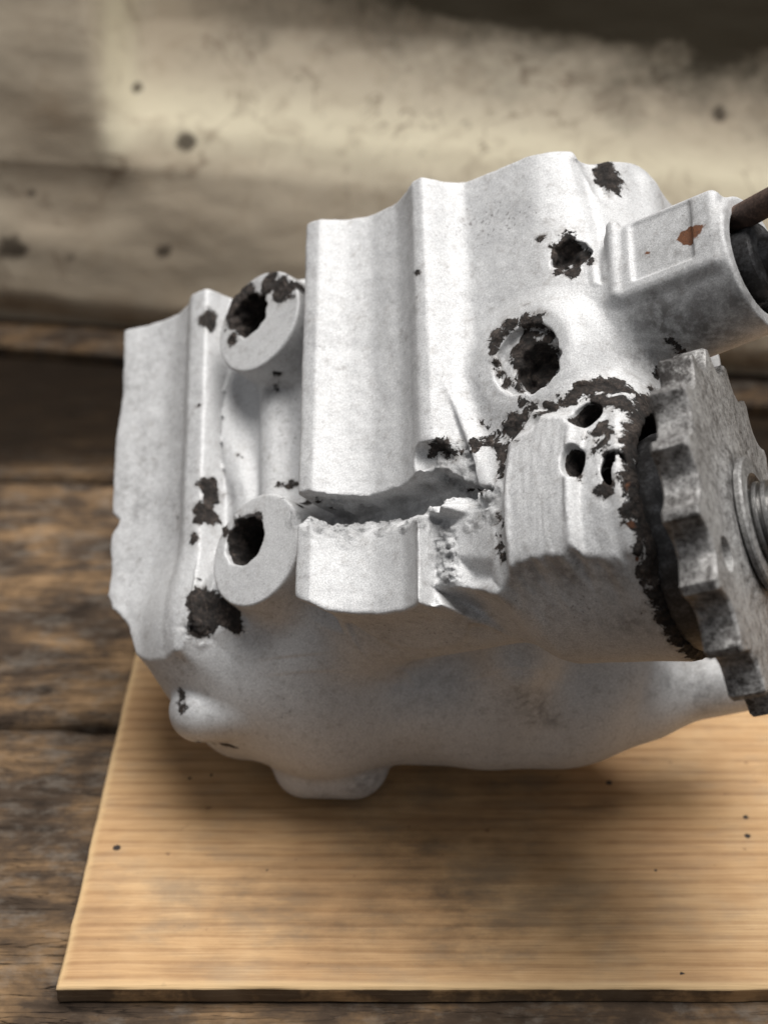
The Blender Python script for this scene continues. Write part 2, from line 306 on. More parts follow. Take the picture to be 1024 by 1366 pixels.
# plaster wall: profile (y back, z up) swept along x, with a pier that stands forward on the left
def wall():
    base = ground_at(100, 452, TZ)[1]
    yw = base+.012
    nx, ns = 420, 330
    # profile parameter: lower face, round nose, sloping top, upper wall
    def zpix(py, y):                                      # height where a pixel row meets the plane Y = y
        r = pray(512, py); return CAM[2]+r[2]*(y/r[1])
    z0 = TZ; z1 = zpix(225, yw); zb = zpix(405, yw)
    prof = [(yw+.010, z0-.01), (yw+.010, zb-.012), (yw+.009, zb-.004), (yw+.003, zb+.004), (yw, zb+.012), (yw+.008, zb*.6+z1*.4), (yw+.020, z1-.03), (yw+.032, z1-.006), (yw+.052, z1+.016), (yw+.085, z1+.040), (yw+.125, z1+.070), (yw+.15, z1+.12), (yw+.165, z1+.2), (yw+.165, z1+.6)]
    prof = np.array(prof); s = np.concatenate([[0], np.cumsum(np.hypot(*np.diff(prof, axis=0).T))])
    t = np.linspace(0, 1, ns); t = s[-1]*np.where(t < .85, t/.85*.42, .42+(t-.85)/.15*.58)
    py_ = np.interp(t, s, prof[:, 0]); pz = np.interp(t, s, prof[:, 1])
    k = np.hanning(15); k /= k.sum()
    pad = lambda a: np.convolve(np.pad(a, 7, mode='edge'), k, 'valid')
    py_, pz = pad(py_), pad(pz)
    xs = np.linspace(-1.1, 1.1, nx)
    X = np.repeat(xs[:, None], ns, 1); Y = np.repeat(py_[None], nx, 0); Z = np.repeat(pz[None], nx, 0)
    # nose line dips a little to the right
    Z = Z-(X*.035)*sstep(zb, z1, Z)
    # pier (reveal) at the left: a face that stands upright from the ledge
    xp = ground_at(150, 0, .2)[0]
    r = pray(140, 100); tpr = (yw+.02)/r[1]; xp = r[0]*tpr
    pier = 1-sstep(xp-.004, xp+.030, X+(Z-z1)*.10)
    Yp = yw+.030+.30*np.clip(Z-z1, 0, 1)
    Y = Y*(1-pier*sstep(z1-.05, z1+.01, Z))+Yp*pier*sstep(z1-.05, z1+.01, Z)
    Y -= (fbm(X*5, Z*7+Y*5, 21, 4)-.5)*.014*sstep(zb-.01, zb+.03, Z)
    Y -= (fbm(X*22, Z*22+Y*20, 31, 4)-.5)*.003
    Y -= .17*(X+.33)
    Z += (fbm(X*6+4, X*0, 41, 4)-.5)*.02*np.exp(-((Z-zb)/.03)**2)
    idx = np.arange(nx*ns).reshape(nx, ns)
    F = np.stack([idx[:-1, :-1], idx[1:, :-1], idx[1:, 1:], idx[:-1, 1:]], -1).reshape(-1, 4)
    V = np.stack([X, Y, Z], -1).reshape(-1, 3); me = np_mesh('wall', V, F)
    x, y, z = V.T
    q = V-CAM; dz_ = q@cam_fwd; sx = CX+FPX*(q@cam_right)/dz_; sy = CY-FPX*(q@cam_up)/dz_      # where the stains and the painted lit band sit on the wall, read off the photograph
    n1 = fbm(x*5, z*9, 51, 5); n2 = fbm(x*16, z*20, 52, 5)
    line = 122+.11*(sx-300)
    up = (line-sy)/150+(n1-.5)*1.0+(n2-.5)*.8
    right = sstep(190, 330, sx+.25*sy)
    mould = right*(.55*sstep(-.15, .7, up)+.75*sstep(.35, 1.1, up)*sstep(350, 700, sx+(n1-.5)*200)+.5*sstep(60, -10, sy-.03*(sx-500))*sstep(350, 600, sx))
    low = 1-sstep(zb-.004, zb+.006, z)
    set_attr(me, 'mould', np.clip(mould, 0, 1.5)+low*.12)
    lit_band = np.exp(-((sy-(line+48+(n1-.5)*40))/50)**2)*sstep(110, 230, sx)+1.2*np.exp(-((sx-158-(n2-.5)*18)/24)**2)*sstep(240, 170, sy)  # painted light along the ledge nose and down the pier edge
    set_attr(me, 'pale', np.clip(lit_band, 0, 1))
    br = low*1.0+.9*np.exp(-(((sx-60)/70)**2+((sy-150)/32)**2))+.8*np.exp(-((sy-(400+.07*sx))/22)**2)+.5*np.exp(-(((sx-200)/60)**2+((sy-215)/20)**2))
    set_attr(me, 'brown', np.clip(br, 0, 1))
    sp = np.zeros(len(V))
    for px, py, r in [(250, 190, 12), (13, 330, 15), (26, 334, 10), (184, 117, 6), (93, 343, 5), (219, 336, 8), (398, 282, 3), (40, 258, 5), (960, 150, 9)]:
        d = np.hypot(sx-px, sy-py); sp = np.maximum(sp, np.clip(1.3-d/r*.7, 0, 1))
    set_attr(me, 'spot', sp)
    return link('wall', me, M_plaster, None, kind='structure', label='stained limewashed wall with a rounded ledge behind the bench')
wall()
# timber strip along the foot of the wall
yl = ground_at(100, 468, TZ)[1]
def strip():
    nx = 200; xs = np.linspace(-1.2, 1.2, nx)
    prof = np.array([(yl+.0, 0), (yl+.0, .007), (yl+.002, .009), (yl+.05, .010), (yl+.05, 0)]); m = len(prof)
    V = np.zeros((nx, m, 3)); V[:, :, 0] = xs[:, None]; V[:, :, 1] = prof[None, :, 0]+(fbm(xs*12, xs*0, 3)[:, None]-.5)*.004-.17*(xs[:, None]+.33); V[:, :, 2] = TZ+.001+prof[None, :, 1]
    i = np.arange(nx-1)[:, None]; j = np.arange(m)[None, :]; jn = (j+1) % m
    F = np.stack([i*m+j, i*m+jn, (i+1)*m+jn, (i+1)*m+j], -1).reshape(-1, 4)
    me = np_mesh('timber_strip', V.reshape(-1, 3), F, smooth=False); set_attr(me, 'shade_dark', np.full(nx*m, .25))
    link('timber_strip', me, M_plank, None, label='thin timber strip along the foot of the stained wall', category='timber strip')
strip()

# ------------------------------------------------------------------ the casting as a signed distance field
H = 0.68
lo = np.array([-178., -128., -185.]); hi = np.array([152., 112., 22.])
NU, NV, NW = [int(round(a)) for a in (hi-lo)/H]
gu = (lo[0]+H*np.arange(NU)).astype(np.float32); gv = (lo[1]+H*np.arange(NV)).astype(np.float32); gw = (lo[2]+H*np.arange(NW)).astype(np.float32)
D = np.full((NU, NV, NW), 30., np.float32)
def smin(a, b, k):
    if k <= 0: return np.minimum(a, b)
    h = np.maximum(k-np.abs(a-b), 0)/k; return np.minimum(a, b)-h*h*(k*.25)
def smax(a, b, k): return -smin(-a, -b, k)
def region(b0, b1):
    s = []
    for g, a, b in ((gu, b0[0], b1[0]), (gv, b0[1], b1[1]), (gw, b0[2], b1[2])):
        i = max(0, int((a-g[0])/H)-1); j = min(len(g), int((b-g[0])/H)+2); s.append(slice(i, max(j, i+1)))
    s = tuple(s); return s, gu[s[0]][:, None, None], gv[s[1]][None, :, None], gw[s[2]][None, None, :]
def add(fn, b0, b1, k):
    s, u, v, w_ = region(np.array(b0)-k-6, np.array(b1)+k+6); D[s] = smin(D[s], fn(u, v, w_).astype(np.float32), k)
def cut(fn, b0, b1, k):
    s, u, v, w_ = region(np.array(b0)-k-2, np.array(b1)+k+2); D[s] = smax(D[s], -fn(u, v, w_).astype(np.float32), k)
def cone(a, b, ra, rb):                                   # capsule with two radii
    a = np.array(a, float); b = np.array(b, float); ab = b-a; L2 = ab@ab
    def f(u, v, w_):
        t = np.clip(((u-a[0])*ab[0]+(v-a[1])*ab[1]+(w_-a[2])*ab[2])/L2, 0, 1)
        return np.sqrt((u-a[0]-t*ab[0])**2+(v-a[1]-t*ab[1])**2+(w_-a[2]-t*ab[2])**2)-(ra+(rb-ra)*t)
    m = max(ra, rb); return f, np.minimum(a, b)-m, np.maximum(a, b)+m
def cyl(a, b, ra, rb=None, rnd=1.0):                      # flat-ended cylinder with rounded rims
    rb = ra if rb is None else rb
    a = np.array(a, float); b = np.array(b, float); ab = b-a; Ln = np.linalg.norm(ab); ax = ab/Ln
    def f(u, v, w_):
        t = (u-a[0])*ax[0]+(v-a[1])*ax[1]+(w_-a[2])*ax[2]
        q = np.sqrt(np.maximum((u-a[0])**2+(v-a[1])**2+(w_-a[2])**2-t*t, 0))
        dr = q-(ra+(rb-ra)*np.clip(t/Ln, 0, 1))+rnd; dt = np.maximum(-t, t-Ln)+rnd
        return np.minimum(np.maximum(dr, dt), 0)+np.sqrt(np.maximum(dr, 0)**2+np.maximum(dt, 0)**2)-rnd
    m = max(ra, rb); return f, np.minimum(a, b)-m, np.maximum(a, b)+m
def rbox(c, h, rnd):
    c = np.array(c, float); h = np.array(h, float)
    def f(u, v, w_):
        a, b, e = np.abs(u-c[0])-h[0]+rnd, np.abs(v-c[1])-h[1]+rnd, np.abs(w_-c[2])-h[2]+rnd
        return np.sqrt(np.maximum(a, 0)**2+np.maximum(b, 0)**2+np.maximum(e, 0)**2)+np.minimum(np.maximum(np.maximum(a, b), e), 0)-rnd
    return f, c-h, c+h

# relief of the machined side: w = W(u, v)
KT = [(-178, -9), (-160, -10), (-146, -13.5), (-133, -15.4), (-120, -12.5), (-111, -7.6), (-104, -8), (-102.5, -9), (-100.5, -21), (-74, -26), (-38, -38), (-36.8, -2), (-34, .5), (-28.6, 0), (-25, -3.5), (-17.7, -8.6), (-8, -11.6), (2, -11.4), (10, -8.5), (15, -5.5), (17.5, -4.2), (21, -4.2), (24, -7), (28, -13), (34, -17.5), (47, -18.7), (61, -19.4), (72, -23.5), (78, -29), (83, -39), (87, -52), (93, -110), (160, -110)]
KB = [(-178, -9), (-150, -10), (-140, -12.5), (-128, -14.5), (-112, -12.5), (-101, -7.6), (-95, -8), (-93, -9), (-91.5, -21), (-66, -26), (-36, -38), (-34.5, -2), (-32, .5), (-26.5, 0), (-23, -3.5), (-15, -9.5), (-4, -13.5), (6, -13.4), (15, -10), (20, -6.5), (23.5, -5.2), (28, -6.2), (31, -9), (35, -14), (44, -17.0), (58, -16.0), (76, -16), (88, -19), (95, -27), (101, -42), (105, -64), (107, -110), (160, -110)]
kt = np.array(KT); kb = np.array(KB)
g2u, g2v = np.meshgrid(gu, gv, indexing='ij')
def prof(u, k):
    return np.interp(u, k[:, 0], k[:, 1])
fine = np.arange(-185, 165, .4); kern = np.hanning(9); kern /= kern.sum()
pt = np.convolve(np.pad(prof(fine, kt), 4, mode='edge'), kern, 'valid'); pb = np.convolve(np.pad(prof(fine, kb), 4, mode='edge'), kern, 'valid')
def pchip(x, kx, ky):
    h = np.diff(kx); d = np.diff(ky)/h; m = np.zeros(len(kx)); pr = d[:-1]*d[1:]
    w1_ = 2*h[1:]+h[:-1]; w2_ = h[1:]+2*h[:-1]
    with np.errstate(divide='ignore', invalid='ignore'): hm_ = (w1_+w2_)/(w1_/d[:-1]+w2_/d[1:])
    m[1:-1] = np.where(pr > 0, hm_, 0); i = np.clip(np.searchsorted(kx, x)-1, 0, len(h)-1); t = (x-kx[i])/h[i]; t = np.clip(t, 0, 1)
    return (2*t**3-3*t**2+1)*ky[i]+(t**3-2*t**2+t)*h[i]*m[i]+(-2*t**3+3*t**2)*ky[i+1]+(t**3-t**2)*h[i]*m[i+1]
# knots slide with v: blend the abscissae by warping u between the two sections
tv = np.clip((103-g2v)/171.0, -.1, 1.1)
n_ = min(len(kt), len(kb))
Wf = np.zeros_like(g2u)
for j in range(len(gv)):
    t = float(tv[0, j]); ku = kt[:, 0]*(1-t)+kb[:, 0]*t if len(kt) == len(kb) else None
    Wf[:, j] = pchip(gu, ku, kt[:, 1]*(1-t)+kb[:, 1]*t)
kk = np.array([.2, .6, .2]); Wf = np.apply_along_axis(lambda a: np.convolve(np.pad(a, 1, mode='edge'), kk, 'valid'), 0, Wf)
def hitbase(px, py):                                      # where a sight line meets that relief
    c = loc(CAM); r = MU@pray(px, py)*1000; ts = np.linspace(.38, .72, 700); q = c[None]+ts[:, None]*r[None]
    iu = np.clip(((q[:, 0]-lo[0])/H).astype(int), 0, NU-1); iv = np.clip(((q[:, 1]-lo[1])/H).astype(int), 0, NV-1)
    s = np.where(q[:, 2] <= Wf[iu, iv])[0]; return q[s[0]] if len(s) else q[-1]
def ell(px, py, ru, rv, rot=0.0, w_=None, soft=1.0):      # elliptical mask on the relief, 1 inside
    c = hitbase(px, py) if w_ is None else atw(px, py, w_)
    du, dv = g2u-c[0], g2v-c[1]; ca, sa = math.cos(rot), math.sin(rot); a = (du*ca+dv*sa)/ru; b = (-du*sa+dv*ca)/rv
    q = np.sqrt(a*a+b*b); return 1-sstep(1-soft*.5, 1+soft*.5, q)
base0 = Wf.copy()
# ridge between the plate and the pocket, low ribs in the pocket
c1, c2 = atw(344, 428, -6), atw(340, 733, -6)
pk = (sstep(kt[8, 0]+2, kt[8, 0]+8, g2u+tv*-9.0*0))*(1-sstep(-44, -38, g2u))
rib = lambda a, b, wd, ht: ht*np.exp(-(np.abs((g2u-(a[0]+(b[0]-a[0])*np.clip((g2v-a[1])/(b[1]-a[1]), -.2, 1.2))))/wd)**2.6)
ra, rb_ = atw(355, 500, -22), atw(352, 650, -22)
inpk = (Wf < -20.5) & (g2u < -30)
rc, rd_ = atw(298, 500, -26), atw(330, 640, -26)
Wf = np.where(inpk, Wf+rib(rc, rd_, 6.5, 4.5), Wf)
# round pad about the large plugged hole, machined pad below it, step line on the right
cr = hitbase(706, 478)
m = ell(703, 480, 24, 24, soft=.55); Wf = Wf*(1-m)+np.maximum(Wf, -14.6)*m
gp = [hitbase(*p) for p in [(672, 560), (755, 545), (835, 600), (845, 760), (664, 775)]]
def poly_sd(P):                                            # signed distance to a polygon in (u, v)
    d = np.full(g2u.shape, 1e9); s = np.ones_like(d); n = len(P)
    for i in range(n):
        a, b = np.array(P[i][:2]), np.array(P[(i+1) % n][:2]); e = b-a; wu, wv_ = g2u-a[0], g2v-a[1]
        t = np.clip((wu*e[0]+wv_*e[1])/(e@e), 0, 1); d = np.minimum(d, (wu-e[0]*t)**2+(wv_-e[1]*t)**2)
        c0, c1_, c2_ = g2v >= a[1], g2v < b[1], e[0]*wv_ > e[1]*wu
        f = (c0 & c1_ & c2_) | (~c0 & ~c1_ & ~c2_); s = np.where(f, -s, s)
    return s*np.sqrt(d)
gpl = [atw(*p) for p in [(668, 590, -9), (700, 540, -9), (762, 548, -8), (765, 760, -8), (668, 770, -6)]]
gsd = poly_sd(gpl); milled = 1-sstep(-3, -1, gsd); m = 1-sstep(-3.5, 1.5, gsd); Wf = Wf*(1-m)+np.maximum(Wf, -11.0+0*g2u)*m
# small lower step right of the saddle
lrp = [atw(*p) for p in [(575, 690, -14), (662, 678, -14), (672, 800, -14), (573, 810, -14)]]
m = 1-sstep(-1.2, .6, poly_sd(lrp)); lowr = -15.0-3*sstep(40, 60, g2u); Wf = Wf*(1-m)+lowr*m
lrq = [atw(*p) for p in [(612, 745, -16), (668, 748, -16), (672, 790, -16), (612, 786, -16)]]
m = 1-sstep(-6, 1.5, poly_sd(lrq)); Wf -= 4.0*m
rough_patch = 1-sstep(-2, 1, poly_sd([atw(*p) for p in [(575, 695, -14), (605, 692, -14), (612, 780, -14), (575, 786, -14)]]))
# fin line on the dished face
fa, fb = atw(592, 480, -13), atw(642, 655, -12)
ab = fb[:2]-fa[:2]; t = np.clip(((g2u-fa[0])*ab[0]+(g2v-fa[1])*ab[1])/(ab@ab), 0, 1)
q = np.hypot(g2u-fa[0]-t*ab[0], g2v-fa[1]-t*ab[1]); side = (g2u-fa[0])*ab[1]-(g2v-fa[1])*ab[0]
Wf += np.where(side < 0, 3.2*np.exp(-(q/4.5)**2), 3.2*np.exp(-(q/1.4)**2))*sstep(0, .5, t)
# step line down the right shoulder
fa, fb = hitbase(768, 212), hitbase(818, 395)
ab = fb[:2]-fa[:2]; t = np.clip(((g2u-fa[0])*ab[0]+(g2v-fa[1])*ab[1])/(ab@ab), 0, 1)
q = np.hypot(g2u-fa[0]-t*ab[0], g2v-fa[1]-t*ab[1]); Wf -= 2.2*np.exp(-(q/1.3)**2)*(t > 0)*(t < 1)
Wf += milled*(fbm(g2u*1.1, g2v*.10+3, 88, 3)-.5)*.8
Wf += (fbm(g2u*.09, g2v*.09, 61, 4)-.5)*.9+(fbm(g2u*.35, g2v*.35, 71, 3)-.5)*.25*(1+3*rough_patch)
Wf += rough_patch*(fbm(g2u*.55, g2v*.55, 77, 4)-.5)*4.0
gtop = [atw(*p) for p in [(404, 674, -8), (411, 656, 0), (430, 664, -3), (462, 665, -10), (495, 660, -12.5), (530, 646, -11), (558, 626, -5), (566, 618, -5), (600, 630, -12), (640, 648, -14), (664, 653, -14)]]
gbot = [atw(*p) for p in [(668, 657, -14), (640, 657, -14), (612, 657, -14), (572, 667, -6), (520, 682, -12), (470, 692, -12), (430, 691, -3), (412, 687, 0), (404, 685, -8)]]
gsd = poly_sd(gtop+gbot)+(fbm(g2u*.3, g2v*.5, 91, 4)-.5)*2.6
below = (g2v < -22-(g2u+27)*.16)&(gsd > -2)&(g2u > -42)&(g2u < 40)
chip = (1-sstep(0, 6.5, gsd+(fbm(g2u*.2, g2v*.2, 93, 4)-.5)*5))*below
Wf -= chip*(6.5+(fbm(g2u*.4, g2v*.6, 94, 4)-.5)*7)
# outline of the block in (u, v)
OUT = [atw(*p) for p in [(170, 440, -11)]]
V1 = 103.0
outline = [(-161, V1), (92, V1), (104, V1-40), (108, -20), (108, -60)]
bot = [(835, 738, -24), (818, 733, -17), (790, 731, -16), (772, 724, -14), (745, 728, -8), (722, 731, -7), (700, 736, -7), (674, 748, -7), (668, 770, -14), (666, 792, -18), (640, 789, -19), (600, 782, -16), (578, 785, -15), (570, 798, -6), (540, 811, -10), (505, 819, -13), (470, 822, -13), (440, 817, -6), (425, 812, -1), (413, 806, 0)]
outline += [tuple(atw(*p)[:2]) for p in bot]
outline += [tuple(atw(*p)[:2]) for p in [(405, 800, -25), (335, 838, -29), (262, 852, -27), (249, 852, -8), (243, 864, -8), (225, 868, -12), (200, 873, -14), (186, 870, -13), (172, 838, -12), (166, 828, -12), (150, 812, -11), (146, 795, -11), (149, 770, -11), (150, 716, -11), (158, 700, -11), (160, 694, -11), (151, 686, -11), (155, 600, -11), (163, 540, -11), (166, 500, -11)]]
osd = poly_sd(outline); osd += sstep(50, 62, g2u)*(g2v < -55)*(fbm(g2u*.22, g2v*.1, 83, 4)-.45)*4.5; osd += (fbm(g2u*.25, g2v*.25, 81, 4)-.5)*.9
# depth of the block below its skin
thick = 26+44*sstep(20, 60, g2u)
dW = np.gradient(Wf, H, axis=0)**2+np.gradient(Wf, H, axis=1)**2; cW = 1/np.sqrt(1+np.minimum(dW, 9))
s, u, v, w_ = region(lo, hi)
front = (w_-Wf[:, :, None])*cW[:, :, None]
front = smax(front, np.maximum(Wf[:, :, None]-thick[:, :, None], -98)-w_, 3)
front = smax(front, np.broadcast_to(osd[:, :, None], front.shape), 1.6)
D = np.minimum(D, front.astype(np.float32)); del front

# bolt bosses standing in the pocket
for c in (c1, c2):
    a = np.array([c[0], c[1], -60]); b = np.array([c[0], c[1], -6.0]); add(*cyl(a, b, 26, 23.2, 1.0), 3.5)
a_, b_ = atw(352, 470, -19), atw(354, 700, -19); a_[2] = b_[2] = -25.0; add(*cone(a_, b_, 5.6, 6.2), 2.5)
# main body behind and below
add(*rbox((-2, 14, -78), (92, 76, 52), 26), 8)
bodyA, bodyB = L(330, 905, .605), L(770, 895, .605)
add(*cone(bodyA, bodyB, 30, 36), 16)
add(*cone(L(330, 945, .625), L(740, 940, .615), 22, 26), 14)
add(*cone(L(300, 850, .60), L(420, 890, .60), 30, 30), 16)
add(*cone((-34, -54, -50), (66, -58, -52), 21, 22), 12)
add(*cone(L(430, 850, .585), L(430, 950, .605), 26, 26), 18)
# bearing housing round the output shaft
SC = L(999, 702, .47); AX = nrm(np.array([.985, .051, -.165]))
hm = np.array([94., -49., -58.])
add(*cyl(hm-AX*50, hm, 36, 47, 6), 20)
add(*cone(L(690, 880, .565), L(650, 960, .60), 13, 15), 16)
# lug at the lower left, foot, arm under the sprocket
add(*cone(L(268, 948, .586), L(370, 935, .590), 13, 14), 2.2)
add(*cone(L(410, 1018, .6165), L(470, 1016, .6165), 15, 16), 3.5)
add(*cone(L(860, 925, .60), L(985, 905, .60), 15, 14), 10)
add(*cone(L(720, 960, .60), L(860, 935, .60), 14, 14), 12)
# shaft boss at the upper right
FB, FA = L(1010, 350, .500), L(880, 400, .56)
fx = nrm(FB-FA); fx = nrm(np.array([.985, .02, .02]))
FA = FB-fx*75
add(*cyl(FA, FB, 26, 25, 1.2), 9)
fo = FB-fx*20
add(*rbox((FB[0]-25, FB[1]+4, FB[2]+9), (23, 16, 16), 3.5), 2)
add(*cone((FB[0]-43, FB[1]+20, FB[2]+24), (FB[0]-43, FB[1]-8, FB[2]+24), 2.6, 2.2), 1.5)

# shoulder at the top right
add(*cone((80, 96, -62), (80, 50, -62), 14, 16), 12)

cut(*rbox((FB[0]-24, FB[1]+6, FB[2]+27), (12, 12, 3.2), 1), 1)
# --- openings and breaks
def hole(px, py, r, depth, wpl=None, ax=(0, 0, 1), k=.6, ir=.4, sv=1.0):
    c = hitbase(px, py) if wpl is None else atw(px, py, wpl)
    ax = nrm(np.array(ax, float)); f, b0, b1 = cyl(c-ax*depth, c+ax*14, r*.86, r, .5)
    g = lambda u, v, w_: f(u, c[1]+(v-c[1])/sv, w_)+(np.sin(u*.9+v*.6)+np.sin(v*1.1-u*.5+w_*.7))*ir*.35
    b0 = b0-[0, r*(sv-1), 0]; b1 = b1+[0, r*(sv-1), 0]; cut(g, b0, b1, k); return c
h_up = hole(332, 420, 10.8, 30, -6, ir=1.2); h_lo = hole(326, 720, 11.0, 34, -6, ir=.6)
hole(700, 478, 15.6, 3.2, -14.6, ir=.3); hole(713, 487, 11.2, 12, -14.6, ir=1.2)
HC = [(hole(791, 560, 5.4, 18, sv=1.1), 5.9, 1.1), (hole(774, 623, 3.9, 16, sv=1.65, ir=.2), 4.8, 1.6), (hole(817, 647, 4.3, 15, ax=(.55, 0, .85), sv=1.6, ir=.2), 6.0, 1.45)]
hole(762, 341, 7.6, 5.0, ir=1.0)
# saw-like groove across the saddle
ga, gb = atw(405, 668, 0), atw(575, 650, -4)
s, u, v, w_ = region((-50, -70, -28), (75, 10, 20))
depthW = -27.0+(fbm(g2u[s[0], s[1]]*.25, g2v[s[0], s[1]]*.25, 95, 4)-.5)*5
gd = smax(np.broadcast_to(gsd[s[0], s[1]][:, :, None], D[s].shape), depthW[:, :, None]-w_, 2)
D[s] = smax(D[s], -gd.astype(np.float32), .8)
# broken corner at the top right, missing chip near the ridge
cc = hitbase(800, 238); cut(*cone(hitbase(803, 222)+np.array([0, 6, 5]), hitbase(812, 255)+np.array([0, 0, 3]), 8, 5), 1.5)
cut(*cone(hitbase(778, 208)+np.array([0, 3, 2]), hitbase(800, 235)+np.array([0, 0, 2]), 3, 3), 1)
c = atw(600, 603, -10); cut(*cone(c+np.array([-10, 0, 3]), c+np.array([14, -3, 3]), 5, 5), 1)
c = atw(672, 600, -10); cut(*cone(c, atw(668, 735, -8), 1.6, 1.4), .8)
c = atw(690, 563, -9); cut(*cone(atw(668, 578, -9), atw(698, 556, -9), 4, 5.5), 1.2)
# hollow mouth of the bearing housing, seat of the rod
cut(*cyl(hm-AX*9, hm+AX*40, 41, 42, 2), 1.5)
cut(*cyl(FB-fx*10, FB+fx*8, 19, 20, 1), 1)
# faint pitting everywhere
import openvdb as vdb
g = vdb.FloatGrid(); g.copyFromArray(D); pts, _t, quads = g.convertToPolygons(0.0, 0.0)
pts = pts*H+lo; del D
quads = quads[:, ::-1].astype(np.int64)
# keep only the largest connected shell
def components(nv, q):
    lab = np.arange(nv)
    while True:
        m = lab[q].min(1); new = lab.copy(); np.minimum.at(new, q.ravel(), np.repeat(m, 4)); new = new[new]
        if (new == lab).all(): return lab
        lab = new
lab = components(len(pts), quads); un, cnt = np.unique(lab, return_counts=True); keepl = un[cnt > 4000]
quads = quads[np.isin(lab[quads[:, 0]], keepl)]

whole = np_mesh('whole', pts, quads)
# orientation test: volume sign
a, b, c = pts[quads[:, 0]], pts[quads[:, 1]], pts[quads[:, 2]]
if np.einsum('ij,ij->i', a, np.cross(b, c)).sum() < 0:
    quads = quads[:, ::-1]
fn = np.cross(pts[quads[:, 2]]-pts[quads[:, 0]], pts[quads[:, 3]]-pts[quads[:, 1]])
vn = np.zeros_like(pts)
for i in range(4): np.add.at(vn, quads[:, i], fn)
vn /= np.linalg.norm(vn, axis=1)[:, None]+1e-9

# stains sit at points of the surface: find them with sight lines, then spread them as balls in the casting's own space
bvh = BVHTree.FromPolygons([tuple(p) for p in pts.tolist()], quads.tolist())
cl = Vector(loc(CAM))
def surf(px, py):
    d = Vector(MU@pray(px, py)).normalized(); h = bvh.ray_cast(cl, d)
    return (np.array(h[0]), (h[0]-cl).length) if h[0] is not None else (None, None)
def n3(p, seed):
    rs = np.random.RandomState(seed); T = rs.rand(64, 64, 64).astype(np.float32); i = np.floor(p).astype(int); f = p-i; f = f*f*(3-2*f); i %= 64; j = (i+1) % 64; r_ = 0
    for a in (0, 1):
        for b in (0, 1):
            for c_ in (0, 1):
                r_ = r_+T[(j if a else i)[:, 0], (j if b else i)[:, 1], (j if c_ else i)[:, 2]]*(f[:, 0] if a else 1-f[:, 0])*(f[:, 1] if b else 1-f[:, 1])*(f[:, 2] if c_ else 1-f[:, 2])
    return r_
WARP = np.stack([(n3(pts*.22, 30+k)-.5)*3.2+(n3(pts*.6, 40+k)-.5)*1.2 for k in range(3)], 1)
def paint(spots, soft=.55):
    out = np.zeros(len(pts), np.float32)
    for px, py, r, *k in spots:
        c, dist = surf(px, py)
        if c is None: continue
        rr = r*dist/FPX; d = np.linalg.norm(pts-c, axis=1); kk_ = k[0] if k else 1.0
        if soft < .45:
            d = np.linalg.norm(pts+WARP-c, axis=1); near = d < rr+6; val = np.clip(.5+(rr-d[near])/5.0, 0, 1.2)*kk_
            out[near] = smax(out[near], val, .35); continue
        else: out = np.maximum(out, kk_*np.clip(1-(d-rr*(1-soft))/(2*rr*soft), 0, 1))
    return out
